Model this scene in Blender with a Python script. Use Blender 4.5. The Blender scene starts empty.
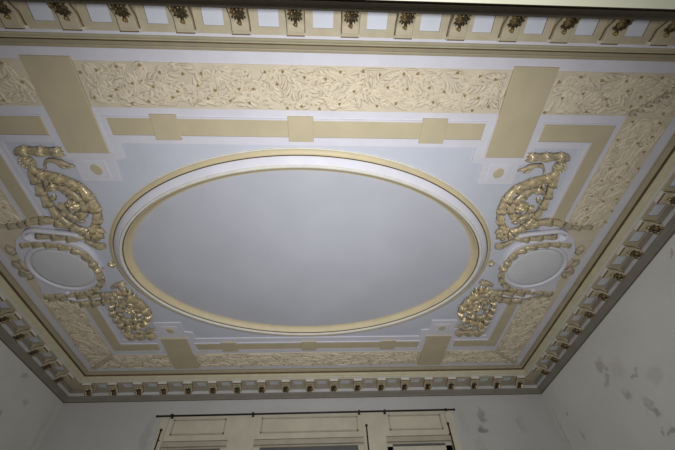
import bpy, bmesh, math, random
from mathutils import Vector, Matrix
random.seed(7)
C = bpy.context.scene.collection
PI = math.pi
h = 2.2                 # height of the ceiling above the camera, metres
HC = 1.6 + h            # ceiling height
CX, CY = -0.0632, 1.0079   # room centre seen from the camera, in units of h
GX, GY = 1.1745, 0.8009    # groove of the cornice
WI = 0.112                 # wall face behind the groove
WX, WY = GX + WI, GY + WI

def P3(x, y, q):
    return Vector((x * h, y * h, HC - q * h))

# ------------------------------------------------------------------ materials
def mat(name, col, rough=0.6, metal=0.0, var=0.08, scale=9.0, bump=0.0, bscale=60.0, col2=None, thr=(0.35, 0.65), spec=0.3):
    m = bpy.data.materials.new(name); m.use_nodes = True
    nt = m.node_tree; b = nt.nodes['Principled BSDF']
    b.inputs['Roughness'].default_value = rough
    b.inputs['Metallic'].default_value = metal
    b.inputs['Specular IOR Level'].default_value = spec
    tc = nt.nodes.new('ShaderNodeTexCoord')
    n = nt.nodes.new('ShaderNodeTexNoise'); n.inputs['Scale'].default_value = scale; n.inputs['Detail'].default_value = 5
    nt.links.new(tc.outputs['Object'], n.inputs['Vector'])
    r = nt.nodes.new('ShaderNodeValToRGB')
    r.color_ramp.elements[0].position = thr[0]; r.color_ramp.elements[1].position = thr[1]
    c2 = col2 if col2 else tuple(c * (1 - var) for c in col)
    r.color_ramp.elements[0].color = (*c2, 1); r.color_ramp.elements[1].color = (*col, 1)
    nt.links.new(n.outputs['Fac'], r.inputs['Fac'])
    nt.links.new(r.outputs['Color'], b.inputs['Base Color'])
    if bump:
        n2 = nt.nodes.new('ShaderNodeTexNoise'); n2.inputs['Scale'].default_value = bscale; n2.inputs['Detail'].default_value = 6
        nt.links.new(tc.outputs['Object'], n2.inputs['Vector'])
        bp = nt.nodes.new('ShaderNodeBump'); bp.inputs['Strength'].default_value = bump; bp.inputs['Distance'].default_value = 0.01
        nt.links.new(n2.outputs['Fac'], bp.inputs['Height']); nt.links.new(bp.outputs['Normal'], b.inputs['Normal'])
    return m

M = {}
M['umber'] = mat('umber_plaster_and_recess_shade', (0.26, 0.235, 0.18), 0.7, var=0.15, scale=9)  # on the sunk panel edges this tone is painted shade
M['bedwhite'] = mat('grimy_white_plaster', (0.50, 0.50, 0.50), 0.7, var=0.15, scale=10)
M['field'] = mat('painted_plaster_field', (0.505, 0.528, 0.592), 0.7, var=0.05, scale=3, bump=0.05)
M['white'] = mat('white_plaster', (0.60, 0.595, 0.645), 0.65, var=0.06, scale=6, bump=0.06)
M['panel'] = mat('grey_oval_plaster', (0.435, 0.445, 0.487), 0.75, var=0.07, scale=2.2, bump=0.08, bscale=25)
M['pale'] = mat('pale_grey_plaster', (0.57, 0.57, 0.585), 0.75, var=0.06, scale=4)
M['beige'] = mat('beige_paint', (0.485, 0.42, 0.282), 0.6, var=0.08, scale=5, bump=0.04)
M['cream'] = mat('cream_plaster', (0.46, 0.405, 0.285), 0.6, var=0.12, scale=14, bump=0.05)
M['ivory'] = mat('ivory_plaster', (0.61, 0.60, 0.545), 0.6, var=0.10, scale=14, bump=0.05)
M['goldcream'] = mat('gilded_cream', (0.53, 0.45, 0.275), 0.5, var=0.1, scale=10, col2=(0.48, 0.41, 0.265))
M['tan'] = mat('tan_moulding', (0.355, 0.305, 0.20), 0.55, var=0.12, scale=12, col2=(0.315, 0.28, 0.20), bump=0.04)
M['sagegold'] = mat('pale_gold_bead', (0.50, 0.46, 0.31), 0.55, var=0.1, scale=12, bump=0.04)
M['groove'] = mat('bronze_groove_and_shade_line', (0.16, 0.105, 0.05), 0.6, var=0.25, scale=20)  # also colours the strip painted as shadow gap at the bracket lips
M['frieze'] = mat('frieze_plaster', (0.60, 0.53, 0.40), 0.7, var=0.12, scale=8, bump=0.1)
M['leafcream'] = mat('frieze_leaf', (0.625, 0.55, 0.415), 0.65, var=0.12, scale=18, bump=0.06)
M['gold'] = mat('antique_gold', (0.66, 0.54, 0.32), 0.29, metal=0.35, scale=30, col2=(0.40, 0.335, 0.215), thr=(0.34, 0.6), bump=0.15, bscale=45)
M['gilt'] = mat('worn_gilding', (0.56, 0.47, 0.30), 0.31, metal=0.30, scale=30, col2=(0.36, 0.31, 0.21), thr=(0.34, 0.58), bump=0.15, bscale=40)
M['dullgold'] = mat('dusty_gilding', (0.44, 0.375, 0.26), 0.6, metal=0.15, scale=30, col2=(0.34, 0.30, 0.225), thr=(0.4, 0.6), bump=0.1)
M['bronze'] = mat('bronze_gilding', (0.40, 0.29, 0.125), 0.36, metal=0.7, scale=30, col2=(0.085, 0.067, 0.042), thr=(0.46, 0.68), bump=0.1, bscale=40)
M['tip'] = mat('tip_gilding', (0.40, 0.29, 0.125), 0.36, metal=0.6, scale=30, col2=(0.19, 0.14, 0.065))
M['bud'] = mat('bud_gold', (0.40, 0.285, 0.115), 0.45, metal=0.3, var=0.3, scale=40)
M['taupe'] = mat('taupe_paint', (0.205, 0.19, 0.157), 0.65, var=0.15, scale=7, bump=0.05)
M['brown'] = mat('brown_line', (0.10, 0.075, 0.05), 0.7, var=0.2)
M['coffer'] = mat('pale_blue_paint', (0.58, 0.605, 0.665), 0.65, var=0.06, scale=10)
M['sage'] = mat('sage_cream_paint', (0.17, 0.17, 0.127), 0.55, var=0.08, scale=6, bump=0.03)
M['wood'] = mat('painted_joinery', (0.50, 0.465, 0.36), 0.55, var=0.12, scale=5, bump=0.04)
M['woodrim'] = mat('joinery_bead', (0.38, 0.35, 0.265), 0.6, var=0.15, scale=6)
M['iron'] = mat('dark_iron', (0.035, 0.03, 0.028), 0.5, metal=0.4, var=0.3, scale=30)
M['glass'] = mat('dusty_glass', (0.10, 0.105, 0.10), 0.12, var=0.15, scale=4, spec=0.5)
M['floor'] = mat('oak_boards', (0.33, 0.22, 0.12), 0.5, var=0.3, scale=3)

def wall_mat(name, spots, base=(0.50, 0.495, 0.46)):
    """spots: (centre xyz, radii along x,y,z, colour, strength) - stains and bare plaster with outlines of their own"""
    m = mat(name, base, 0.85, var=0.06, scale=2.5, bump=0.25, bscale=18, spec=0.1)
    nt = m.node_tree; b = nt.nodes['Principled BSDF']
    src = b.inputs['Base Color'].links[0].from_socket
    geo = nt.nodes.new('ShaderNodeNewGeometry')
    wob = nt.nodes.new('ShaderNodeTexNoise'); wob.inputs['Scale'].default_value = 14; wob.inputs['Detail'].default_value = 4
    nt.links.new(geo.outputs['Position'], wob.inputs['Vector'])
    sub = nt.nodes.new('ShaderNodeVectorMath'); sub.operation = 'SUBTRACT'; sub.inputs[1].default_value = (0.5, 0.5, 0.5)
    nt.links.new(wob.outputs['Color'], sub.inputs[0])
    sc = nt.nodes.new('ShaderNodeVectorMath'); sc.operation = 'SCALE'; sc.inputs['Scale'].default_value = 0.16
    nt.links.new(sub.outputs[0], sc.inputs[0])
    add = nt.nodes.new('ShaderNodeVectorMath'); add.operation = 'ADD'
    nt.links.new(geo.outputs['Position'], add.inputs[0]); nt.links.new(sc.outputs[0], add.inputs[1])
    for c, rad, col, st in spots:
        mp = nt.nodes.new('ShaderNodeVectorMath'); mp.operation = 'SUBTRACT'; mp.inputs[1].default_value = c
        nt.links.new(add.outputs[0], mp.inputs[0])
        dv = nt.nodes.new('ShaderNodeVectorMath'); dv.operation = 'DIVIDE'; dv.inputs[1].default_value = rad
        nt.links.new(mp.outputs[0], dv.inputs[0])
        ln = nt.nodes.new('ShaderNodeVectorMath'); ln.operation = 'LENGTH'
        nt.links.new(dv.outputs[0], ln.inputs[0])
        mr = nt.nodes.new('ShaderNodeMapRange'); mr.inputs['From Min'].default_value = 1.15; mr.inputs['From Max'].default_value = 0.6
        mr.inputs['To Min'].default_value = 0; mr.inputs['To Max'].default_value = st * .6
        nt.links.new(ln.outputs['Value'], mr.inputs['Value'])
        mx = nt.nodes.new('ShaderNodeMix'); mx.data_type = 'RGBA'
        nt.links.new(mr.outputs[0], mx.inputs[0]); nt.links.new(src, mx.inputs[6]); mx.inputs[7].default_value = (*col, 1)
        src = mx.outputs[2]
    nt.links.new(src, b.inputs['Base Color'])
    return m

# ------------------------------------------------------------------ mesh builder
class MB:
    def __init__(s): s.v = []; s.f = []; s.mi = []
    def quad(s, pts, mi=0):
        k = len(s.v); s.v += [tuple(p) for p in pts]; s.f.append(list(range(k, k + len(pts)))); s.mi.append(mi)
    def grid(s, rows, mi=0, close=False, caps=False):
        k = len(s.v); n = len(rows[0]); r = len(rows)
        for row in rows: s.v += [tuple(p) for p in row]
        for i in range(r - 1):
            for j in range(n if close else n - 1):
                a = k + i * n + j; b = k + i * n + (j + 1) % n
                s.f.append([a, b, b + n, a + n]); s.mi.append(mi)
        if caps:
            s.f.append([k + j for j in range(n)]); s.mi.append(mi)
            s.f.append([k + (r - 1) * n + j for j in reversed(range(n))]); s.mi.append(mi)
    def box(s, a, b, mi=0):
        (x0, y0, z0), (x1, y1, z1) = a, b
        k = len(s.v)
        s.v += [(x0, y0, z0), (x1, y0, z0), (x1, y1, z0), (x0, y1, z0), (x0, y0, z1), (x1, y0, z1), (x1, y1, z1), (x0, y1, z1)]
        for f in ((0, 3, 2, 1), (4, 5, 6, 7), (0, 1, 5, 4), (1, 2, 6, 5), (2, 3, 7, 6), (3, 0, 4, 7)):
            s.f.append([k + i for i in f]); s.mi.append(mi)
    def slab(s, poly, q0, q1, mi=0, bev=0.0):
        """flat raised piece: polygon (room units) from drop q0 to q1"""
        k = len(poly)
        rings = [[P3(x, y, q0) for x, y in poly]]
        if bev:
            rings.append([P3(x, y, q1 - bev) for x, y in poly])
            rings.append([P3(x, y, q1) for x, y in inset(poly, bev)])
        else:
            rings.append([P3(x, y, q1) for x, y in poly])
        s.grid(rings, mi, close=True, caps=True)
    def build(s, name, mats, parent=None, origin=None, smooth=False, bevel=0):
        if not isinstance(mats, (list, tuple)): mats = [mats]
        o0 = Vector(origin) if origin is not None else (parent.location.copy() if parent and parent.parent is None else Vector((0, 0, 0)))
        if origin is None and parent is not None and parent.parent is not None: o0 = world_of(parent)
        me = bpy.data.meshes.new(name)
        me.from_pydata([tuple(Vector(p) - o0) for p in s.v], [], s.f)
        for m in mats: me.materials.append(m)
        for p, i in zip(me.polygons, s.mi):
            p.material_index = i; p.use_smooth = smooth
        bm = bmesh.new(); bm.from_mesh(me)
        bmesh.ops.remove_doubles(bm, verts=bm.verts, dist=1e-6)
        bmesh.ops.recalc_face_normals(bm, faces=bm.faces); bm.to_mesh(me); bm.free()
        o = bpy.data.objects.new(name, me); C.objects.link(o)
        if parent is not None:
            o.parent = parent
            o.location = o0 - world_of(parent)
        else: o.location = o0
        if bevel:
            b = o.modifiers.new('bevel', 'BEVEL'); b.width = bevel; b.segments = 2; b.limit_method = 'ANGLE'
        return o

def world_of(o):
    p = Vector((0, 0, 0))
    while o is not None: p = p + o.location; o = o.parent
    return p

def inset(poly, d):
    n = len(poly); out = []
    area = sum(poly[i][0] * poly[(i + 1) % n][1] - poly[(i + 1) % n][0] * poly[i][1] for i in range(n))
    sg = 1 if area > 0 else -1
    for i in range(n):
        p0 = Vector(poly[i - 1]); p1 = Vector(poly[i]); p2 = Vector(poly[(i + 1) % n])
        a = (p1 - p0).normalized(); b = (p2 - p1).normalized()
        na = Vector((-a.y, a.x)) * sg; nb = Vector((-b.y, b.x)) * sg
        m = na + nb
        m = m / max(0.3, m.dot(na)) if m.length > 1e-6 else na
        out.append(tuple(p1 + m * d))
    return out

def tag(o, label=None, cat=None, group=None, kind=None):
    if label: o['label'] = label
    if cat: o['category'] = cat
    if group: o['group'] = group
    if kind: o['kind'] = kind
    return o
def thing(name, loc, label, cat, group=None):
    o = bpy.data.objects.new(name, None); C.objects.link(o); o.location = loc
    o.empty_display_size = 0.05
    return tag(o, label, cat, group)

# ------------------------------------------------------------------ leaf work
def smoothpath(pts, n):
    if len(pts) == 2:
        return [(pts[0][0] + (pts[1][0] - pts[0][0]) * i / (n - 1), pts[0][1] + (pts[1][1] - pts[0][1]) * i / (n - 1)) for i in range(n)]
    P = [Vector(p) for p in pts]
    P = [P[0] * 2 - P[1]] + P + [P[-1] * 2 - P[-2]]
    dense = []
    for i in range(1, len(P) - 2):
        for k in range(14):
            t = k / 14
            a, b, c, d = P[i - 1], P[i], P[i + 1], P[i + 2]
            dense.append(0.5 * ((2 * b) + (c - a) * t + (2 * a - 5 * b + 4 * c - d) * t * t + (3 * b - a - 3 * c + d) * t ** 3))
    dense.append(P[-2])
    L = [0]
    for i in range(1, len(dense)): L.append(L[-1] + (dense[i] - dense[i - 1]).length)
    out = []; j = 0
    for i in range(n):
        s = L[-1] * i / (n - 1)
        while j < len(L) - 2 and L[j + 1] < s: j += 1
        t = (s - L[j]) / max(1e-9, L[j + 1] - L[j])
        out.append(tuple(dense[j].lerp(dense[j + 1], min(1, t))))
    return out
def pathlen(pts):
    p = smoothpath(pts, 60)
    return sum(math.dist(p[i], p[i + 1]) for i in range(59))

def leaf(mb, path, w, hgt, base, kind='leaf', n=11, m=8, rid=0.22, lobes=3, fn=P3, mi=0):
    pts = smoothpath(path, n); rows = []
    for i in range(n):
        a = pts[max(0, i - 1)]; b = pts[min(n - 1, i + 1)]
        tx, ty = b[0] - a[0], b[1] - a[1]; l = math.hypot(tx, ty) or 1; nx, ny = -ty / l, tx / l
        t = i / (n - 1)
        if kind == 'leaf':
            wt = w * max(0.04, math.sin(PI * min(1, t ** 0.75 * 0.97 + 0.03)) ** 0.8); ht = hgt * max(0.05, math.sin(PI * (0.08 + 0.9 * t)) ** 0.6)
        elif kind == 'frond':
            wt = w * max(0.03, math.sin(PI * min(1, t ** 0.6 * 0.985 + 0.015)) ** 1.1); ht = hgt * max(0.05, math.sin(PI * (0.06 + 0.9 * t)) ** 0.5)
        elif kind == 'sheath':
            wt = w * (0.70 + 0.30 * math.sin(PI / 2 * min(1, t / 0.75))) * (1 if t < 0.86 else 1.0 - 2.6 * (t - 0.86) )
            ht = hgt * (0.5 + 0.5 * math.sin(PI / 2 * min(1, t / 0.8))) * (0.15 if i in (0, n - 1) else 1)
        else:  # strap
            wt = w; ht = hgt * (0.2 if i in (0, n - 1) else 1)
        lob = 0.0
        if kind == 'leaf' and lobes: lob = 0.28 * math.cos(2 * PI * lobes * t)
        if kind == 'sheath': lob = 0.08 * math.cos(2 * PI * 3 * t + 1)
        row = []
        for j in range(m + 1):
            u = -1 + 2 * j / m
            off = u * wt * (1 + lob * u * u)
            if kind == 'frond': z = ht * (1 - .75 * abs(u) ** 1.1) * (1 if abs(u) < .99 else 0) * (1 - .16 * abs(math.sin(PI * (t * 5 + abs(u) * 1.3))))
            elif kind == 'strap': z = ht * (1 - abs(u) ** 6)
            else: z = ht * math.sqrt(max(0, 1 - u * u)) * (1 + rid * math.cos(5 * PI * u))
            row.append(fn(pts[i][0] + nx * off, pts[i][1] + ny * off, base + z))
        rows.append(row)
    mb.grid(rows, mi, close=True, caps=True)

def dome(mb, x, y, r, base, hgt, ring=14, petals=0, fn=P3, mi=0):
    rows = []
    for k in range(7):
        a = PI / 2 * k / 6; row = []
        for j in range(ring):
            th = 2 * PI * j / ring
            rr = r * math.cos(a) * (1 + (0.22 * math.cos(petals * th) * math.cos(a) if petals else 0)) + 1e-5
            row.append(fn(x + rr * math.cos(th), y + rr * math.sin(th), base + hgt * math.sin(a)))
        rows.append(row)
    mb.grid(rows, mi, close=True, caps=True)

def sheath_run(parent, name, path, w, hgt, base, seg, material, taper=(1, 1), overlap=0.18):
    """a stem of overlapping leaf sheaths, every sheath a mesh of its own"""
    L = pathlen(path); k = max(1, round(L / seg)); dense = smoothpath(path, k * 10 + 1)
    for i in range(k):
        a = max(0, int(i * 10 - overlap * 10)); sub = dense[a:i * 10 + 11]
        t = (i + 0.5) / k; f = taper[0] + (taper[1] - taper[0]) * t
        mb = MB(); leaf(mb, sub, w * f * .86, hgt * f * 1.25, base, 'sheath', n=17, m=14, rid=0.15)
        # side curls at the open end of the sheath
        e = sub[-2]; e0 = sub[-4]; tx, ty = e[0] - e0[0], e[1] - e0[1]; l = math.hypot(tx, ty) or 1; tx /= l; ty /= l
        for sgn in (-1, 1):
            px, py = e[0] - ty * sgn * w * f * 0.82 - tx * w * 0.25, e[1] + tx * sgn * w * f * 0.82 - ty * w * 0.25
            dome(mb, px, py, w * f * 0.30, base, hgt * f * 0.75, ring=10, petals=0)
        # calyx of pointed lobes at the open end
        c = sub[int(len(sub) * .50)]
        for sgn in (-1, 0, 1):
            off = .46 * sgn * w * f
            leaf(mb, [(c[0] - ty * off * .7, c[1] + tx * off * .7), (sub[-3][0] - ty * off, sub[-3][1] + tx * off),
                      (sub[-1][0] + tx * w * f * .35 - ty * off * 2.0, sub[-1][1] + ty * w * f * .35 + tx * off * 2.0)], w * f * .28, hgt * f * (1.42 if sgn == 0 else 1.25), base, 'leaf', n=10, m=8, lobes=0)
        mb.build(name, material, parent, smooth=True)

# ------------------------------------------------------------------ ceiling
mb = MB(); e = 0.02
mb.box(P3(-WX - .07, -WY - .25, 0.0), P3(WX + .07, WY + .07, -0.06))
ceiling = mb.build('ceiling', M['field'], origin=P3(0, 0, 0)); tag(ceiling, 'pale plaster ceiling field around the oval', kind='structure')

qA, qB = -.52, .50    # near and far inner edge of the raised border
def quarter(sx, sy, yc):
    q = [(.0, yc), (.546, yc), (.546, yc * .90), (.584, yc * .885), (.584, yc * .745), (.706, yc * .745), (.706, yc * .885), (.735, yc * .90), (.735, yc), (.885, yc)]
    return [(sx * a, b) for a, b in q]
r_ = quarter(1, -1, qA); l_ = quarter(-1, -1, qA); rf = quarter(1, 1, qB); lf = quarter(-1, 1, qB)
inner = r_ + rf[::-1] + lf[1:] + l_[::-1][:-1]
def ring_slab(outer, inn, q0, q1, name, m, parent):
    bm = bmesh.new()
    lo = [bm.verts.new(P3(x, y, q1) - world_of(parent)) for x, y in outer]
    li = [bm.verts.new(P3(x, y, q1) - world_of(parent)) for x, y in inn]
    es = [bm.edges.new((l[i], l[(i + 1) % len(l)])) for l in (lo, li) for i in range(len(l))]
    bmesh.ops.triangle_fill(bm, use_beauty=True, edges=es)
    for l, ps in ((lo, outer), (li, inn)):
        up = [bm.verts.new(P3(x, y, q0) - world_of(parent)) for x, y in ps]
        for i in range(len(l)):
            j = (i + 1) % len(l); bm.faces.new((l[i], l[j], up[j], up[i]))
    bmesh.ops.recalc_face_normals(bm, faces=bm.faces)
    me = bpy.data.meshes.new(name); bm.to_mesh(me); bm.free(); me.materials.append(m)
    o = bpy.data.objects.new(name, me); C.objects.link(o); o.parent = parent
    return o
BX, BY = GX - .012, GY - .012
ring_slab([(-BX, -BY), (BX, -BY), (BX, BY), (-BX, BY)], inner, -0.002, 0.005, 'raised_border', M['white'], ceiling)
QB = 0.0048

# ------------------------------------------------------------------ cornice
PROF = [(-.0185, -.001, 0), (-.0183, .0065, 0), (-.013, .008, 0), (-.0105, .0075, 0), (-.0085, .0105, 0), (-.0045, .0125, 0), (.0003, .0150, 1), (.0006, .0100, 1), (.0046, .0100, 1), (.0049, .0215, 2),
        (.0085, .0235, 2), (.0105, .0275, 2), (.014, .0315, 2), (.0180, .0345, 2), (.0205, .0390, 3), (.0275, .0396, 2), (.0285, .044, 3)]
BED = [(.093, .0435, 9), (.093, .067, 8), (.0905, .067, 8), (.0905, .0835, 4), (.0885, .0835, 4), (.0885, .088, 4), (.093, .093, 4), (.1005, .0975, 4), (.1065, .1025, 4), (.1075, .1055, 6), (.1085, .1075, 6), (WI + .01, .1075, 6)]
PM = [M['tan'], M['groove'], M['sagegold'], M['white'], M['taupe'], M['white'], M['brown'], M['cream'], M['bedwhite'], M['umber']]
STEPX, STEPY = .1295, .1232
sides = {'near': (Matrix.Rotation(PI, 2), GX, GY, STEPX, 9), 'far': (Matrix.Rotation(0, 2), GX, GY, STEPX, 9),
         'right': (Matrix.Rotation(-PI / 2, 2), GY, GX, STEPY, 6), 'left': (Matrix.Rotation(PI / 2, 2), GY, GX, STEPY, 6)}
trims = {}
for i, (sd, (R, half, dist, step, kmax)) in enumerate(sides.items()):
    def T(t, s, q):
        v = R @ Vector((t, dist + s)); return P3(v.x, v.y, q)
    mb = MB()
    for prof in (PROF, BED):
        for (s0, q0, mi), (s1, q1, _) in zip(prof, prof[1:]):
            mb.quad([T(-half - s0, s0, q0), T(half + s0, s0, q0), T(half + s1, s1, q1), T(-half - s1, s1, q1)], mi)
    # soffit with a sunk panel in every bay
    S0, S1, QS = .0285, .0935, .044
    te = kmax * step
    ps0, ps1, pw = .0455, .0865, .0245
    cells = []
    for k in range(-kmax, kmax):
        c = (k + .5) * step; cells.append(c)
        a, b = c - step / 2, c + step / 2; x0, x1 = c - pw, c + pw
        for t0, t1, u0, u1 in ((a, b, S0, ps0), (a, b, ps1, S1), (a, x0, ps0, ps1), (x1, b, ps0, ps1)):
            mb.quad([T(t0, u0, QS), T(t1, u0, QS), T(t1, u1, QS), T(t0, u1, QS)], 7)
        o4 = [(x0, ps0), (x1, ps0), (x1, ps1), (x0, ps1)]
        for j in range(4):
            (ta, ua), (tb, ub) = o4[j], o4[(j + 1) % 4]
            mb.quad([T(ta, ua, QS), T(tb, ub, QS), T(tb, ub, QS - .0045), T(ta, ua, QS - .0045)], 9)  # dark recess walls paint in the shade beside the brackets
    for sg in (-1, 1):
        mb.quad([T(sg * te, S0, QS), T(sg * (half + S0), S0, QS), T(sg * (half + S1), S1, QS), T(sg * te, S1, QS)], 7)
    tr = mb.build('trim_%d' % (i + 1), PM, origin=T(0, 0, 0)); trims[sd] = tr
    tag(tr, 'moulded plaster cornice along the %s wall' % sd, kind='structure')
    for c in cells:
        p = MB(); p.grid([[T(c - pw, ps0, QS - .004), T(c + pw, ps0, QS - .004), T(c + pw, ps1, QS - .004), T(c - pw, ps1, QS - .004)],
                          [T(c - pw, ps0, QS - .008), T(c + pw, ps0, QS - .008), T(c + pw, ps1, QS - .008), T(c - pw, ps1, QS - .008)]], close=True, caps=True)
        p.build('soffit_panel', M['coffer'], tr)

# ------------------------------------------------------------------ cornice brackets
def lz(t, s, q):    # bracket space: t along the wall, s towards the wall, q down
    return Vector((t * h, s * h, -q * h))
def make_bracket():
    r = bpy.data.objects.new('cornice_bracket', None); C.objects.link(r); r.empty_display_size = .05
    under = [(.0305, .0436), (.0305, .0560), (.0318, .0588), (.040, .0605), (.048, .0605), (.055, .060), (.062, .0615), (.070, .0665), (.078, .0735), (.085, .0775), (.0895, .0775), (.0895, .0436)]
    hw = .0205
    mb = MB()
    mb.grid([[lz(-hw, s, q) for s, q in under], [lz(-hw + .0015, s, q + (.001 if 0 < i < 11 else 0)) for i, (s, q) in enumerate(under)],
             [lz(hw - .0015, s, q + (.001 if 0 < i < 11 else 0)) for i, (s, q) in enumerate(under)], [lz(hw, s, q) for s, q in under]], close=True, caps=True)
    mb.build('body', M['cream'], r, origin=(0, 0, 0))
    # S-shaped thin dark brown strip on the side cheek
    for sg in (-1, 1):
        mb = MB(); line = [(.036, .0470), (.045, .0500), (.055, .0505), (.065, .0530), (.074, .0605), (.083, .0675), (.0885, .068)]
        rows = []
        pts = smoothpath(line, 14)
        for i, (s, q) in enumerate(pts):
            w = .0020
            rows.append([lz(sg * (hw - .0005), s, q - w), lz(sg * (hw + .0016), s, q - w), lz(sg * (hw + .0016), s, q + w), lz(sg * (hw - .0005), s, q + w)])
        mb.grid(rows, close=True, caps=True); mb.build('cheek_line', M['groove'], r, origin=(0, 0, 0))
    # front fillet
    mb = MB(); mb.box(lz(-hw - .0012, .0290, .0555), lz(hw + .0012, .036, .0438)); mb.build('front_fillet', M['ivory'], r, origin=(0, 0, 0))
    mb = MB(); mb.box(lz(-hw - .0004, .0296, .0602), lz(hw + .0004, .0318, .0556)); mb.build('lip_shadow_strip', M['groove'], r, origin=(0, 0, 0))['label'] = 'dark strip painted as the shadow gap at the front lip'  # brown strip stands in for the shadow gap below the front edge
    # acanthus leaf on the underside: midrib and lobes
    def base_q(s):
        for (s0, q0), (s1, q1) in zip(under[1:], under[2:]):
            if s0 <= s <= s1 and s1 > s0: return q0 + (q1 - q0) * (s - s0) / (s1 - s0)
        return .0775
    def fn(x, y, q):
        y = .0892 - (.0892 - y) * 1.08
        return lz(x * 1.12, y, base_q(y) - .001 + q * 1.1)
    mb = MB()
    leaf(mb, [(0, .0890), (0, .054)], .0062, .0085, 0, 'leaf', n=14, m=8, lobes=0, fn=fn)
    for sg in (-1, 1):
        leaf(mb, [(sg * .002, .0885), (sg * .0085, .0855), (sg * .0135, .0775)], .0042, .0075, 0, 'leaf', n=9, m=6, lobes=0, fn=fn)
        leaf(mb, [(sg * .002, .082), (sg * .0085, .077), (sg * .0125, .0685)], .0040, .007, 0, 'leaf', n=9, m=6, lobes=0, fn=fn)
        leaf(mb, [(sg * .002, .074), (sg * .0065, .069), (sg * .0088, .0615)], .0036, .0065, 0, 'leaf', n=9, m=6, lobes=0, fn=fn)
        leaf(mb, [(sg * .0055, .0888), (sg * .0125, .0880), (sg * .0158, .0840)], .0036, .007, 0, 'leaf', n=9, m=6, lobes=0, fn=fn)
        dome(mb, sg * .0135, .0785, .0028, 0, .008, ring=8, fn=fn); dome(mb, sg * .0125, .0690, .0026, 0, .0075, ring=8, fn=fn)
    al = mb.build('acanthus_leaf', M['bronze'], r, origin=(0, 0, 0), smooth=True)
    mb = MB(); dome(mb, 0, .0575, .0055, 0, .0105, ring=12, petals=3, fn=fn); mb.build('leaf_tip', M['tip'], al, origin=(0, 0, 0), smooth=True)['label'] = 'brighter gold curled leaf tip'
    return r
proto = make_bracket(); used = False
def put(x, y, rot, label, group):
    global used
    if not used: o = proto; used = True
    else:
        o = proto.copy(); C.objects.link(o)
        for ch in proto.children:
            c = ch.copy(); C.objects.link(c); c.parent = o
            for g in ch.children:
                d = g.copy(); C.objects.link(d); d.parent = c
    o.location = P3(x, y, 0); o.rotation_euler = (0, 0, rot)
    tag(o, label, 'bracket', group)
ORD = ['first', 'second', 'third', 'fourth', 'fifth', 'sixth', 'seventh', 'eighth', 'ninth', 'tenth', 'eleventh', 'twelfth', 'thirteenth', 'fourteenth', 'fifteenth', 'sixteenth', 'seventeenth', 'eighteenth', 'nineteenth']
ks = list(range(-5, 8))
for i, k in enumerate(ks):
    lab = 'gilt-leaf bracket on the near cornice, %s from the left along the top edge' % ORD[i]
    put(k * STEPX, -GY, PI, lab, 'brackets of the near cornice')
for i, k in enumerate(range(-9, 10)):
    if k == 0: lab = 'cream bracket with dark leaf at the middle of the far cornice, above the window'
    elif k < 0: lab = 'dark-leaf bracket on the far cornice, %s from its left corner' % ORD[i]
    else: lab = 'dark-leaf bracket on the far cornice, %s from its right corner' % ORD[9 - k]
    put(k * STEPX, GY, 0, lab, 'brackets of the far cornice above the window')
for i, k in enumerate(range(6, -4, -1)):
    put(GX, k * STEPY, -PI / 2, 'dark-leaf bracket on the right cornice, %s from the far right corner' % ORD[i], 'brackets of the right cornice')
for i, k in enumerate(range(6, 0, -1)):
    put(-GX, k * STEPY, PI / 2, 'dark-leaf bracket on the left cornice, %s from the far left corner' % ORD[i], 'brackets of the left cornice')

# ------------------------------------------------------------------ oval medallion
OX, OY, AX, AY = -.002, -.011, .741, .501
med = thing('ceiling_medallion', P3(OX, OY, 0), 'large oval gilt and white moulding around the plain grey panel at mid-ceiling', 'ceiling medallion')
def oval_ring(name, prof, m, lab=None):
    N = 160; rows = []
    for i in range(N + 1):
        th = 2 * PI * i / N
        nx, ny = math.cos(th) / AX, math.sin(th) / AY; l = math.hypot(nx, ny); nx /= l; ny /= l
        rows.append([P3(OX + AX * math.cos(th) - nx * r, OY + AY * math.sin(th) - ny * r, q) for r, q in prof])
    mb = MB(); mb.grid(rows, close=True)
    o = mb.build(name, m, med, smooth=False)
    for p in o.data.polygons: p.use_smooth = True
    mod = o.modifiers.new('edges', 'EDGE_SPLIT'); mod.split_angle = math.radians(35)
    if lab: o['label'] = lab
    return o
oval_ring('outer_edge', [(0, -.001), (0, .0035), (.002, .0045), (.0042, .0045), (.0042, -.001)], M['ivory'], 'pale outer lip')
oval_ring('outer_moulding', [(.0042, -.001), (.0045, .0065), (.008, .0105), (.012, .0125), (.016, .0145), (.0185, .0145), (.0185, -.001)], M['goldcream'], 'cream gold outer ring')
oval_ring('outer_groove', [(.0185, -.001), (.0185, .006), (.0225, .006), (.0225, .0132), (.0228, .0132), (.0228, -.001)], M['groove'], 'dark bronze line')
oval_ring('white_fascia', [(.0228, -.001), (.0228, .0134), (.026, .0165), (.034, .0215), (.042, .0255), (.0455, .027), (.0455, -.001)], M['white'], 'white sloping band')
oval_ring('inner_bead', [(.0455, -.001), (.0455, .0285), (.0475, .0315), (.0505, .0325), (.0540, .0318), (.0556, .0300), (.0560, .0245), (.0560, -.001)], M['ivory'], 'pale rounded inner bead')
oval_ring('inner_groove', [(.0560, -.001), (.0562, .0244), (.0566, .0242), (.0568, .0180), (.0590, .0180), (.0590, -.001)], M['groove'], 'dark inner line')
oval_ring('inner_cove', [(.0590, -.001), (.0590, .0222), (.0615, .0222), (.0655, .015), (.071, .0075), (.077, .003), (.080, .0022), (.080, -.001)], M['goldcream'], 'cream gold inner cove')
N = 96; mb = MB()
rows = []
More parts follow.
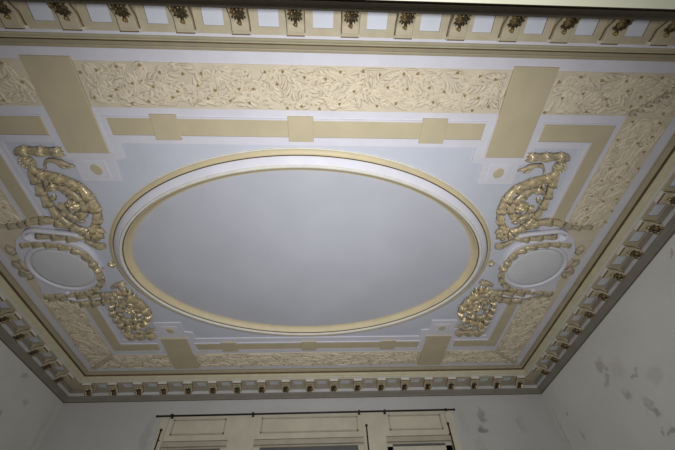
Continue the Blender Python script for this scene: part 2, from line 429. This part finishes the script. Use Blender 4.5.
for r in (.0795, .30, .495):
    row = []
    for i in range(N):
        th = 2 * PI * i / N; nx, ny = math.cos(th) / AX, math.sin(th) / AY; l = math.hypot(nx, ny)
        f = 1 if r < .1 else (1 - (r - .08) / .5)
        row.append(P3(OX + (AX * math.cos(th) - nx / l * .0795) * f, OY + (AY * math.sin(th) - ny / l * .0795) * f, .0018))
    rows.append(row)
top = [p + Vector((0, 0, .0026 * h)) for p in rows[0]]
mb.grid([top] + rows, close=True, caps=True)
mb.build('oval_panel', M['panel'], med)['label'] = 'plain grey painted oval'

# ------------------------------------------------------------------ straps, bands, roundels
nf = {-1: 'near', 1: 'far'}; lr = {-1: 'left', 1: 'right'}
for sy in (-1, 1):
    for sx in (-1, 1):
        cxx, cyy = sx * .6446, sy * .6255
        t = thing('ceiling_strap', P3(cxx, cyy, QB), 'flat beige strap crossing the leafy frieze at the %s %s of the ceiling' % (nf[sy], lr[sx]), 'ceiling strap')
        mb = MB(); mb.slab([(cxx - .062, cyy - .1365), (cxx + .062, cyy - .1365), (cxx + .062, cyy + .1365), (cxx - .062, cyy + .1365)], 0, .0115, bev=.0012)
        mb.build('strap_face', M['beige'], t)
        for a, b in ((-.068, -.062), (.062, .068)):
            mb = MB()
            y0, y1 = (cyy - .1365, cyy + .0) if sy > 0 else (cyy - .0, cyy + .1365)
            mb.slab([(cxx + a, y0), (cxx + b, y0), (cxx + b, y1), (cxx + a, y1)], .0, .0075)
            mb.build('strap_edge', M['white'], t)['label'] = 'narrow white border strip'
        # roundel
        rx, ry = sx * .6455, sy * .430
        d = thing('ceiling_roundel', P3(rx, ry, QB), 'small beige disc on a white square beyond the %s %s strap' % (nf[sy], lr[sx]), 'roundel')
        mb = MB(); mb.slab([(rx + .0175 * math.cos(2 * PI * i / 32), ry + .0195 * math.sin(2 * PI * i / 32)) for i in range(32)], 0, .0085, bev=.002)
        mb.build('disc', M['beige'], d)
        mb = MB(); mb.slab([(rx - .036, ry - .031), (rx + .036, ry - .031), (rx + .036, ry + .031), (rx - .036, ry + .031)], 0, .0066, bev=.001)
        mb.build('backing_square', M['white'], d)
        # L-shaped corner band
        b0 = .7355
        f = 1 if sy < 0 else .985
        yo, yi = sy * .600 * f, sy * .545 * f
        ye = sy * (.205 if sy < 0 else .215)
        t = thing('corner_band', P3(sx * .93, sy * .57, QB), 'L-shaped flat beige band turning the %s %s corner of the ceiling' % (nf[sy], lr[sx]), 'moulding band')
        mb = MB(); mb.slab([(sx * b0, yo), (sx * .956, yo), (sx * .956, ye), (sx * .908, ye), (sx * .908, yi), (sx * b0, yi)], 0, .0085, bev=.001)
        mb.build('band_face', M['beige'], t)
        mb = MB()
        mb.slab([(sx * .728, yo + sy * .006), (sx * .962, yo + sy * .006), (sx * .962, ye), (sx * .957, ye), (sx * .957, yo + sy * .001), (sx * .728, yo + sy * .001)], 0, .0088)
        mb.slab([(sx * .728, yi - sy * .001), (sx * .907, yi - sy * .001), (sx * .907, ye), (sx * .902, ye), (sx * .902, yi - sy * .006), (sx * .728, yi - sy * .006)], 0, .0088)
        mb.build('band_edge', M['white'], t)['label'] = 'raised white fillets along the band'
    f = 1 if sy < 0 else .985
    t = thing('straight_band', P3(0, sy * .573 * f, QB), 'long straight beige band with three square blocks between the straps at the %s side' % nf[sy], 'moulding band')
    y0, y1 = sorted((sy * .600 * f, sy * .548 * f))
    mb = MB(); mb.slab([(-.552, y0), (.552, y0), (.552, y1), (-.552, y1)], 0, .0085, bev=.001); mb.build('band_face', M['beige'], t)
    mb = MB()
    mb.slab([(-.56, y0 - .006), (.56, y0 - .006), (.56, y0 - .0005), (-.56, y0 - .0005)], 0, .0088); mb.slab([(-.56, y1 + .0005), (.56, y1 + .0005), (.56, y1 + .006), (-.56, y1 + .006)], 0, .0088)
    mb.build('band_edge', M['white'], t)['label'] = 'raised white fillets along the band'
    ym = (y0 + y1) / 2
    for xx in (-.392, 0, .397):
        mb = MB(); mb.slab([(xx - .0375, ym - .039), (xx + .0375, ym - .039), (xx + .0375, ym + .039), (xx - .0375, ym + .039)], 0, .0115, bev=.0012)
        mb.build('square_block', M['beige'], t)

# ------------------------------------------------------------------ leafy friezes
FO, FI, FXO, FXI = .752, .630, 1.122, .974
bud_mesh = None
def bud(parent, x, y):
    global bud_mesh
    if bud_mesh is None:
        mb = MB()
        for a in range(3):
            th = 2 * PI * a / 3
            dome(mb, .0022 * math.cos(th), .0022 * math.sin(th), .0024, 0, .0045, ring=8)
        bud_mesh = mb.build('bud', M['bud'], parent, origin=P3(0, 0, 0), smooth=True)
        bud_mesh.location = P3(x, y, .0125) - parent.location
        return
    o = bud_mesh.copy(); C.objects.link(o); o.parent = parent
    o.location = P3(x, y, .0125) - parent.location; o.rotation_euler = (0, 0, random.uniform(0, 2))
def frieze(label, rects, poly, nm, diag=None):
    cx = sum(p[0] for p in poly) / len(poly); cy = sum(p[1] for p in poly) / len(poly)
    t = thing('leaf_frieze', P3(cx, cy, QB), label, 'frieze', 'leafy relief friezes')
    mb = MB(); mb.slab(poly, 0, .0072); mb.build('ground', M['frieze'], t)
    mb = MB()
    for (x0, y0, x1, y1) in rects:
        long_x = (x1 - x0) > (y1 - y0)
        def inside(ps, mg):
            return all(x0 + mg < p[0] < x1 - mg and y0 + mg < p[1] < y1 - mg for p in ps)
        st = .036
        nx = max(1, round((x1 - x0) / st)); ny = max(1, round((y1 - y0) / st))
        for i in range(nx):
            for j in range(ny):
                x = x0 + (i + .5 + random.uniform(-.35, .35)) * (x1 - x0) / nx
                y = y0 + (j + .5 + random.uniform(-.35, .35)) * (y1 - y0) / ny
                u = x if long_x else y
                a = .75 * math.sin(u * 19 + j * 2.1) + random.uniform(-.6, .6) + (PI if (i + j) % 2 else 0)
                if not long_x: a += PI / 2
                L = random.uniform(.075, .105); cv = random.choice((-1, 1)) * random.uniform(.12, .3) * L
                rib = smoothpath([(x + math.cos(a) * L * k - math.sin(a) * cv * (1 - 4 * k * k), y + math.sin(a) * L * k + math.cos(a) * cv * (1 - 4 * k * k)) for k in (-.5, 0, .5)], 15)
                hb = random.uniform(0, .0014)
                keep = [p for p in rib if inside([p], .004)]
                if len(keep) > 3: leaf(mb, keep, .0034, .0036 + hb, .0066, 'leaf', n=9, m=4, lobes=0)
                for k in range(1, 7):
                    p = rib[2 * k]; p0 = rib[2 * k - 1]; ta = math.atan2(p[1] - p0[1], p[0] - p0[0])
                    ln = L * .36 * math.sin(PI * (.22 + .11 * k)) + .006
                    for sg in (-1, 1):
                        b0 = ta + sg * (1.15 - .09 * k); b1 = ta + sg * (.55 - .04 * k)
                        m1 = (p[0] + math.cos(b0) * ln * .5, p[1] + math.sin(b0) * ln * .5)
                        lf = [p, m1, (m1[0] + math.cos(b1) * ln * .55, m1[1] + math.sin(b1) * ln * .55)]
                        if inside(lf, .004): leaf(mb, lf, .0066, .0022 + hb, .0066, 'leaf', n=7, m=4, lobes=0, rid=0)
        sp = .052
        nb = int((x1 - x0) / sp) if long_x else int((y1 - y0) / sp)
        for i in range(nb):
            for j in range(3):
                if random.random() < .14: continue
                u = (i + .25 + .5 * ((j % 2)) + random.uniform(-.2, .2)) / nb; v = (j + .5 + random.uniform(-.35, .35)) / 3
                x, y = (x0 + u * (x1 - x0), y0 + v * (y1 - y0)) if long_x else (x0 + v * (x1 - x0), y0 + u * (y1 - y0))
                bud(t, min(x1 - .006, max(x0 + .006, x)), min(y1 - .006, max(y0 + .006, y)))
    mb.build('leaf_relief', M['leafcream'], t, smooth=True)['kind'] = 'stuff'
    if diag:
        mb = MB(); (xa, ya), (xb, yb) = diag
        for k in range(9):
            u = (k + .2) / 9; x = xa + (xb - xa) * u; y = ya + (yb - ya) * u
            for sg in (-1, 1):
                dx, dy = (xb - xa) / 9, (yb - ya) / 9
                leaf(mb, [(x, y), (x + dx * .9 - dy * sg * .5, y + dy * .9 + dx * sg * .5)], .006, .010, .007, 'leaf', n=8, m=6, lobes=0)
        mb.build('corner_spray', M['dullgold'], t, smooth=True)['label'] = 'dull green-gold leaf spray on the mitre'
for sy in (-1, 1):
    y0, y1 = sorted((sy * FO, sy * FI)); XE = .5812
    frieze('long cream frieze of swirling leaves and gold buds between the two %s straps' % nf[sy], [(-XE, y0, XE, y1)], [(-XE, y0), (XE, y0), (XE, y1), (-XE, y1)], 0)
    for sx in (-1, 1):
        ye = sy * .195
        x0, x1 = sorted((sx * .708, sx * FXO)); xa, xb = sorted((sx * FXI, sx * FXO)); ya, yb = sorted((sy * FI, ye))
        poly = [(sx * .708, sy * FI), (sx * .708, sy * FO), (sx * FXO, sy * FO), (sx * FXO, ye), (sx * FXI, ye), (sx * FXI, sy * FI)]
        frieze('cream leaf frieze turning the %s %s corner outside the L-shaped band' % (nf[sy], lr[sx]), [(x0, y0, x1, y1), (xa, ya, xb, yb)], poly, 1,
               ((sx * FXI, sy * FI), (sx * FXO, sy * FO)))

# ------------------------------------------------------------------ scrolls and cartouches
def scroll(sx, sy):
    fy = 1.0 if sy < 0 else .945
    def m(pts): return [(sx * x, -sy * (y * fy + (.006 if sy > 0 else 0))) for x, y in pts]
    c = m([(.77, -.30)])[0]
    t = thing('acanthus_scroll', P3(c[0], c[1], QB), 'gilded acanthus scroll curling round a rosette at the %s %s end of the ceiling' % (nf[sy], lr[sx]), 'scroll ornament')
    G, D = M['gilt'], M['gold']; b = .0055
    # leaf below the stem, spiral first
    sheath_run(t, 'spiral_leaf', m([(.832, -.352), (.800, -.368), (.762, -.352), (.739, -.312), (.745, -.262), (.778, -.240), (.806, -.262), (.808, -.300)]), .0125, .016, b, .042, G, (1, .8))
    sheath_run(t, 'stem_leaf', m([(.846, -.430), (.842, -.384), (.848, -.344), (.846, -.291), (.832, -.242), (.808, -.205), (.775, -.178)]), .0125, .018, b, .048, G)
    sheath_run(t, 'arc_leaf', m([(.838, -.445), (.826, -.422), (.789, -.410), (.752, -.394), (.719, -.368), (.703, -.327), (.702, -.280), (.717, -.230), (.748, -.186)]), .0155, .023, b, .050, D, (.85, 1))
    sheath_run(t, 'crest_leaf', m([(.852, -.478), (.842, -.494), (.785, -.494), (.722, -.492)]), .0155, .018, b, .050, G)
    mb = MB(); x, y = m([(.841, -.456)])[0]; dome(mb, x, y, .0150, .004, .013, ring=20)
    kn = mb.build('knob', M['beige'], t, smooth=True)
    for i in range(10):
        a = 2 * PI * i / 10; mb = MB(); dome(mb, x + .0165 * math.cos(a), y + .0165 * math.sin(a), .0062, .004, .017, ring=10)
        mb.build('bead', M['gilt'], kn, smooth=True)
    mb = MB(); x, y = m([(.772, -.293)])[0]; dome(mb, x, y, .021, .004, .020, ring=40, petals=6); dome(mb, x, y, .009, .018, .012, ring=14)
    ro = mb.build('rosette', D, t, smooth=True)
    for i in range(6):
        a = 2 * PI * i / 6 + .3; mb = MB(); leaf(mb, [(x + .006 * math.cos(a), y + .006 * math.sin(a)), (x + .028 * math.cos(a), y + .028 * math.sin(a))], .007, .014, .005, 'leaf', n=8, m=6, lobes=0)
        mb.build('petal', G, ro, smooth=True)
    mb = MB()
    leaf(mb, m([(.706, -.440), (.735, -.452), (.765, -.464), (.790, -.452), (.797, -.430)]), .0085, .014, b, 'leaf', n=14, m=8, lobes=3)
    leaf(mb, m([(.752, -.458), (.742, -.440), (.728, -.432)]), .006, .010, b, 'leaf', n=9, lobes=0)
    mb.build('tendril', G, t, smooth=True)
    # side lobes fluttering off arc and stem
    for pts in ([(.812, -.412), (.800, -.392), (.806, -.372)], [(.742, -.372), (.758, -.358), (.768, -.372)], [(.716, -.306), (.728, -.288), (.722, -.262)],
                [(.838, -.318), (.824, -.322), (.814, -.340)], [(.828, -.268), (.818, -.258), (.808, -.236)], [(.762, -.222), (.785, -.226), (.800, -.218)], [(.790, -.396), (.776, -.384), (.782, -.368)],
                [(.830, -.372), (.815, -.385), (.818, -.400)], [(.757, -.318), (.765, -.330), (.782, -.332)], [(.752, -.268), (.765, -.258), (.785, -.262)]):
        mb = MB(); leaf(mb, m(pts), .0075, .013, b, 'leaf', n=10, m=8, lobes=3); mb.build('side_leaf', G, t, smooth=True)
    # fan at the foot
    for pts in ([(.752, -.190), (.735, -.170), (.728, -.145)], [(.757, -.185), (.752, -.160), (.748, -.135)], [(.765, -.182), (.776, -.160), (.778, -.138)], [(.748, -.196), (.728, -.190), (.714, -.172)], [(.768, -.190), (.792, -.178), (.808, -.160)]):
        mb = MB(); leaf(mb, m(pts), .009, .020, b, 'leaf', n=11, m=8, lobes=3); mb.build('foot_leaf', D, t, smooth=True)
    sheath_run(t, 'tail_leaf', m([(.800, -.138), (.770, -.118), (.738, -.108)]), .012, .016, b, .05, G, (1, .9))
    # long leaf sweeping over band and frieze
    sheath_run(t, 'sweep_leaf', m([(.775, -.186), (.820, -.204), (.859, -.226), (.912, -.233), (.950, -.222)]), .0145, .022, b, .048, G, (.8, 1))
    sheath_run(t, 'sweep_tip', m([(.945, -.222), (.985, -.208), (1.022, -.202), (1.075, -.205)]), .0145, .016, b, .048, M['dullgold'], (1, .65))
    return t
for sy in (-1, 1):
    for sx in (-1, 1): scroll(sx, sy)

def cartouche(sx):
    def m(pts): return [(sx * x, y) for x, y in pts]
    t = thing('oval_cartouche', P3(sx * .94, 0, QB), 'blank grey oval cartouche wreathed by a gilded garland at the %s end of the ceiling' % lr[sx], 'cartouche')
    out = m([(.795, .0), (.80, -.075), (.83, -.118), (.90, -.140), (.965, -.140), (.985, -.160), (1.03, -.150), (1.055, -.115), (1.070, -.075), (1.074, -.03), (1.078, .02), (1.072, .07), (1.078, .115), (1.09, .155), (1.05, .178), (.99, .158), (.93, .158), (.86, .14), (.815, .09)])
    sm = smoothpath(out + [out[0]], 90)[:-1]
    mb = MB(); mb.slab(sm, 0, .0150, bev=.004); mb.build('surround', M['white'], t)
    mb = MB(); mb.slab([(sx * .99, -.195), (sx * FXO, -.195), (sx * FXO, .195), (sx * .99, .195)], 0, .0062); mb.build('backing', M['frieze'], t)['label'] = 'plain beige backing towards the side wall'
    # raised rim
    ex, ey, ra, rb = .935, .006, .120, .114
    rows = []
    for i in range(73):
        th = 2 * PI * i / 72
        row = []
        for k in range(10):
            a = 2 * PI * k / 10; rr = .0095 * math.cos(a)
            row.append(P3(sx * (ex + (ra + rr) * math.cos(th)), ey + (rb + rr) * math.sin(th), .0165 + .0075 * math.sin(a)))
        rows.append(row)
    mb = MB(); mb.grid(rows, close=True); mb.build('oval_rim', M['white'], t, smooth=True)
    rows = []
    for f, q in ((1, .012), (1, .0160), (.8, .0185), (.5, .0205), (.2, .0215), (.02, .0217)):
        rows.append([P3(sx * (ex + ra * f * math.cos(2 * PI * i / 48)), ey + rb * f * math.sin(2 * PI * i / 48), q) for i in range(48)])
    mb = MB(); mb.grid(rows, close=True, caps=True); mb.build('oval_field', M['pale'], t, smooth=True)['label'] = 'plain grey oval'
    for path in ([(.808, .010), (.812, -.045), (.838, -.088), (.885, -.112), (.945, -.122), (1.005, -.120), (1.025, -.118)], [(.808, .012), (.812, .060), (.838, .105), (.885, .138), (.945, .152), (1.02, .160), (1.075, .166)]):
        sheath_run(t, 'garland_leaf', m(path), .0135, .016, .013, .044, M['gilt'], (1, .75))
    mb = MB(); dome(mb, sx * .806, .011, .015, .008, .026, ring=20, petals=5); mb.build('garland_knot', M['gold'], t, smooth=True)
    mb = MB(); dome(mb, sx * .752, -.008, .011, .003, .016, ring=16, petals=4)
    for a in (0, 1.57, 3.14, 4.71): leaf(mb, [(sx * .752, -.008), (sx * .752 + .02 * math.cos(a), -.008 + .02 * math.sin(a))], .006, .011, .0, 'leaf', n=7, m=6, lobes=0)
    mb.build('bud_boss', M['gilt'], t, smooth=True)['label'] = 'small gilt bud towards the great oval'
    # white ribbon loops beside the scrolls
    for s in (-1, 1):
        pr = [(.800, -.160), (.850, -.172), (.910, -.180), (.960, -.186), (.992, -.172), (.995, -.148), (.968, -.138)]
        mb = MB(); leaf(mb, m([(x, y if s < 0 else -y * .98 + .008) for x, y in pr]), .0085, .018, .004, 'strap', n=30, m=8); mb.build('ribbon_loop', M['white'], t, smooth=True)['label'] = 'white ribbon loop'
        pg = [(.795, -.150), (.845, -.152), (.900, -.158), (.955, -.162)]
        sheath_run(t, 'ribbon_leaf', m([(x, y if s < 0 else -y * .98 + .012) for x, y in pg]), .0115, .020, .008, .046, M['gilt'], (1, .7))
    # crest towards the side wall
    for pts in ([(1.062, .030), (1.080, .014), (1.096, -.006)], [(1.068, .036), (1.092, .030), (1.112, .022)], [(1.072, -.002), (1.090, -.022), (1.108, -.034)], [(1.066, .015), (1.066, -.015), (1.078, -.042)], [(1.070, .030), (1.078, .052), (1.094, .058)]):
        mb = MB(); leaf(mb, m(pts), .010, .020, .010, 'leaf', n=10, m=8, lobes=3); mb.build('crest_leaf', M['dullgold'], t, smooth=True)
    mb = MB()
    for k in range(5):
        a = -.9 + .45 * k; leaf(mb, m([(1.070, -.085), (1.070 + .034 * math.cos(a), -.085 + .034 * math.sin(a))]), .007, .014, .006, 'leaf', n=8, m=6, lobes=0)
    mb.build('shell', M['dullgold'], t, smooth=True)
for sx in (-1, 1): cartouche(sx)

# ------------------------------------------------------------------ walls, floor
def W(x, y, q): return tuple(P3(x, y, q))
DK, BR, PALE = (.13, .125, .12), (.27, .24, .17), (.62, .62, .64)
def sp(x, y, q, rx, ry, rz, col, st): return (W(x, y, q), (rx, ry, rz), col, st)
far_sp = [sp(.907, WY, .215, .035, .3, .10, DK, .75), sp(.885, WY, .285, .05, .3, .035, (.06, .06, .06), .9), sp(1.095, WY, .27, .035, .3, .09, (.30, .29, .26), .6),
          sp(.85, WY, .36, .06, .3, .12, BR, .35), sp(.80, WY, .25, .05, .3, .16, (.32, .31, .29), .5), sp(-.80, WY, .27, .05, .3, .2, (.26, .25, .23), .6),
          sp(-.02, WY, .135, 1.7, .3, .055, (.44, .43, .46), .75), sp(.98, WY, .17, .25, .3, .1, (.47, .47, .46), .5)]
rt_sp = [sp(WX, .404, .225, .3, .065, .075, BR, .75), sp(WX, .417, .285, .3, .07, .03, DK, .55), sp(WX, .37, .37, .3, .05, .05, DK, .6), sp(WX, .272, .335, .3, .075, .02, DK, .6),
         sp(WX, .30, .445, .3, .028, .10, DK, .5), sp(WX, .293, .475, .3, .03, .03, DK, .6), sp(WX, .324, .524, .3, .02, .025, DK, .7), sp(WX, .283, .53, .3, .05, .025, DK, .8), sp(WX, .756, .378, .3, .03, .05, DK, .6),
         sp(WX, .785, .263, .3, .018, .022, (.05, .05, .05), .9), sp(WX, -.195, .146, .3, .025, .025, BR, .9), sp(WX, .89, .30, .3, .03, .3, (.33, .32, .29), .5), sp(WX, .194, .38, .3, .10, .06, BR, .3), sp(WX, .33, .28, .3, .1, .09, (.40, .38, .30), .4)]
lf_sp = [sp(-WX, .568, .14, .3, .03, .03, (.2, .2, .19), .7), sp(-WX, .67, .21, .3, .03, .04, (.2, .2, .19), .7), sp(-WX, .57, .30, .3, .03, .05, (.18, .18, .17), .7), sp(-WX, .86, .3, .3, .03, .4, (.38, .38, .36), .5)]
QF = HC / h
def wall(name, a, b, spots, label, base):
    mb = MB(); mb.box(P3(*a), P3(*b)); c = ((a[0] + b[0]) / 2, (a[1] + b[1]) / 2, QF)
    tag(mb.build(name, wall_mat(name + '_plaster', spots, base), origin=P3(*c)), label, kind='structure')
th = .06
wall('wall_left', (-WX - th, -WY, QF), (-WX, WY, -.0), lf_sp, 'bare grey plaster wall on the left', (.56, .555, .52))
wall('wall_right', (WX, -WY, QF), (WX + th, WY, -.0), rt_sp, 'stained grey plaster wall on the right', (.635, .635, .595))
# far wall with a window opening
WL, WR, WT = -.752, .752, .183
mb = MB()
mb.box(P3(-WX - th, WY, QF), P3(WL, WY + .12, 0)); mb.box(P3(WR, WY, QF), P3(WX + th, WY + .12, 0)); mb.box(P3(WL, WY, WT), P3(WR, WY + .12, 0))
tag(mb.build('wall_far', wall_mat('wall_far_plaster', far_sp, (.43, .425, .405)), origin=P3(0, WY, QF)), 'worn grey plaster wall above and beside the window', kind='structure')
# near wall: tall opening in which the camera stands
NT = .109; OL = .93
mb = MB()
mb.box(P3(-WX - th, -WY - .25, QF), P3(-OL, -WY, 0)); mb.box(P3(OL, -WY - .25, QF), P3(WX + th, -WY, 0)); mb.box(P3(-OL, -WY - .25, NT), P3(OL, -WY, 0))
tag(mb.build('wall_near', wall_mat('wall_near_plaster', []), origin=P3(0, -WY, QF)), 'near wall with a tall balcony opening', kind='structure')
# frame set back in the deep opening: a transom bar over the camera and the boarded fanlight above it
YB, QT = -.966, .600
mb = MB()
mb.box(P3(-OL, YB - .030, QT), P3(OL, YB, QT - .05)); mb.box(P3(-OL, YB - .045, QT + .004), P3(OL, YB - .030, QT - .05))
mb.box(P3(-OL, YB - .045, QT - .05), P3(OL, YB - .025, NT))
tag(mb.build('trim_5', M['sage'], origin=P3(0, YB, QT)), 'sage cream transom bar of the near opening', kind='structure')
mb = MB(); mb.box(P3(-WX - th, -WY - .25, QF + .03), P3(WX + th, WY + .12, QF)); tag(mb.build('floor', M['floor'], origin=P3(0, 0, QF)), 'wooden floor', kind='structure')

# ------------------------------------------------------------------ far window
yw = WY
win = bpy.data.objects.new('window_1', None); C.objects.link(win); win.location = P3(0, yw, WT)
tag(win, 'wide cream panelled window head on the far wall', kind='structure')
Y0, Y1 = yw + .004, yw + .04
def bx(mb, x0, x1, q0, q1, y0=Y0, y1=Y1, mi=0): mb.box(P3(x0, y0, q1), P3(x1, y1, q0), mi)
mb = MB(); bx(mb, WL, -.712, WT, QF, yw - .006); bx(mb, .712, WR, WT, QF, yw - .006); mb.build('window_casing', M['wood'], win)
mb = MB(); bx(mb, -.398, -.268, WT, QF, yw + .0); bx(mb, .275, .387, WT, QF, yw + .0); mb.build('mullion', M['wood'], win)
for x0, x1 in ((-.712, -.398), (-.268, .275), (.387, .712)):
    mb = MB(); bx(mb, x0, x1, WT, .300); mb.build('transom_panel', M['wood'], win)
    mb = MB()
    a, b, q0, q1 = x0 + .025, x1 - .025, WT + .018, .274
    for r in ((a, b, q0, q0 + .006), (a, b, q1 - .006, q1), (a, a + .006, q0, q1), (b - .006, b, q0, q1)): bx(mb, r[0], r[1], r[2], r[3], Y0 - .005)
    mb.build('panel_bead', M['woodrim'], win)
    mb = MB(); bx(mb, x0, x1, .300, .306, Y0 + .012); bx(mb, x0, x1, .306, .327, Y0 - .007); bx(mb, x0, x1, .327, .334, Y0 + .008); mb.build('transom_rail', M['woodrim'], win)
    # casement below
    mb = MB(); bx(mb, x0, x0 + .03, .334, QF - .01, Y0 + .008); bx(mb, x1 - .03, x1, .334, QF - .01, Y0 + .008); bx(mb, x0, x1, .345 if abs(x0 + x1) > .1 else .362, .375, Y0 + .008); bx(mb, x0, x1, .9, .94, Y0 + .008); bx(mb, x0, x1, 1.5, QF - .01, Y0 + .008)
    mb.build('casement', M['wood'], win)
    mb = MB(); bx(mb, x0, x1, .334, QF - .01, Y0 + .022, Y0 + .026); mb.build('pane', M['glass'], win)

def rodmesh(mb, a, b, r, n=12):
    a, b = Vector(a), Vector(b); d = (b - a).normalized(); u = d.orthogonal().normalized(); w = d.cross(u)
    mb.grid([[p + (u * math.cos(2 * PI * i / n) + w * math.sin(2 * PI * i / n)) * r for i in range(n)] for p in (a, b)], close=True, caps=True)
def ball(mb, c, r, n=12):
    rows = []
    for k in range(1, 8):
        a = PI * k / 8; rows.append([Vector(c) + Vector((r * math.sin(a) * math.cos(2 * PI * j / n), r * math.sin(a) * math.sin(2 * PI * j / n), r * math.cos(a))) for j in range(n)])
    mb.grid(rows, close=True, caps=True)
yr = yw - .016
ra, rb = P3(-.772, yr, .190), P3(.764, yr, .187)
rod = thing('curtain_rod', P3(0, yw, .187), 'long thin dark iron curtain rod across the top of the far window', 'curtain rod')
mb = MB(); rodmesh(mb, ra, rb, .010); mb.build('pole', M['iron'], rod, smooth=True)
for x in (-.70, -.29, .26, .395, .72):
    mb = MB(); rodmesh(mb, P3(x, yr, .187), P3(x, yw - .001, .187), .008); mb.box(P3(x - .006, yw - .004, .197), P3(x + .006, yw + .0, .177)); rodmesh(mb, P3(x - .004, yr, .187), P3(x + .004, yr, .187), .017); mb.build('rod_bracket', M['iron'], rod)
for p in (ra, rb):
    mb = MB(); ball(mb, p, .014); mb.build('finial', M['iron'], rod, smooth=True)
for x, lab in ((-.727, 'dark iron rod with a round tip on the left casing of the far window'), (.291, 'dark iron rod with a round tip on the post right of the window middle'), (.710, 'dark iron rod with a round tip on the right casing of the far window')):
    t = thing('iron_holdback', P3(x, yw, .26), lab, 'window rod', 'iron rods hanging on the window')
    mb = MB(); rodmesh(mb, P3(x, yw - .022, .262), P3(x, yw - .022, .62), .0075); mb.build('shaft', M['iron'], t, smooth=True)
    mb = MB(); ball(mb, P3(x, yw - .022, .258), .015); mb.build('tip', M['iron'], t, smooth=True)
    mb = MB()
    for q in (.30, .58): rodmesh(mb, P3(x, yw - .022, q), P3(x, yw + .002, q), .006)
    mb.build('staple', M['iron'], t, smooth=True)

# ------------------------------------------------------------------ camera and light
f = 351.01
rt = Vector((0.99902047, -0.02980977, -0.03270279)); up = Vector((-0.00272086, -0.77902311, 0.6269893)); fw = Vector((0.04416663, 0.62628617, 0.77834115))
cd = bpy.data.cameras.new('camera'); cam = bpy.data.objects.new('camera', cd); C.objects.link(cam)
cd.sensor_width = 36; cd.lens = f / 675 * 36; cd.clip_start = .02
mw = Matrix((rt, up, -fw)).transposed().to_4x4(); mw.translation = Vector((-CX * h, -CY * h, 1.6)); cam.matrix_world = mw
bpy.context.scene.camera = cam

def area(name, loc, aim, size, power, col=(1, 1, 1), spread=180):
    l = bpy.data.lights.new(name, 'AREA'); l.shape = 'DISK'; l.size = size; l.energy = power; l.color = col; l.spread = math.radians(spread)
    o = bpy.data.objects.new(name, l); C.objects.link(o); o.location = loc
    o.rotation_euler = (Vector(aim) - Vector(loc)).to_track_quat('-Z', 'Y').to_euler(); return o
area('camera_flash', (.12 * h, (-CY - .018) * h, 1.622), (.10 * h, .25 * h, HC), .03, 52, (.985, .985, 1.0), 129)  # unseen camera flash, set beside the lens
w = bpy.data.worlds.new('world'); bpy.context.scene.world = w; w.use_nodes = True
w.node_tree.nodes['Background'].inputs[0].default_value = (.90, .94, 1.0, 1); w.node_tree.nodes['Background'].inputs[1].default_value = .28
vs = bpy.context.scene.view_settings; vs.view_transform = 'Standard'; vs.look = 'None'; vs.gamma = 1; vs.exposure = 0; vs.use_curve_mapping = False
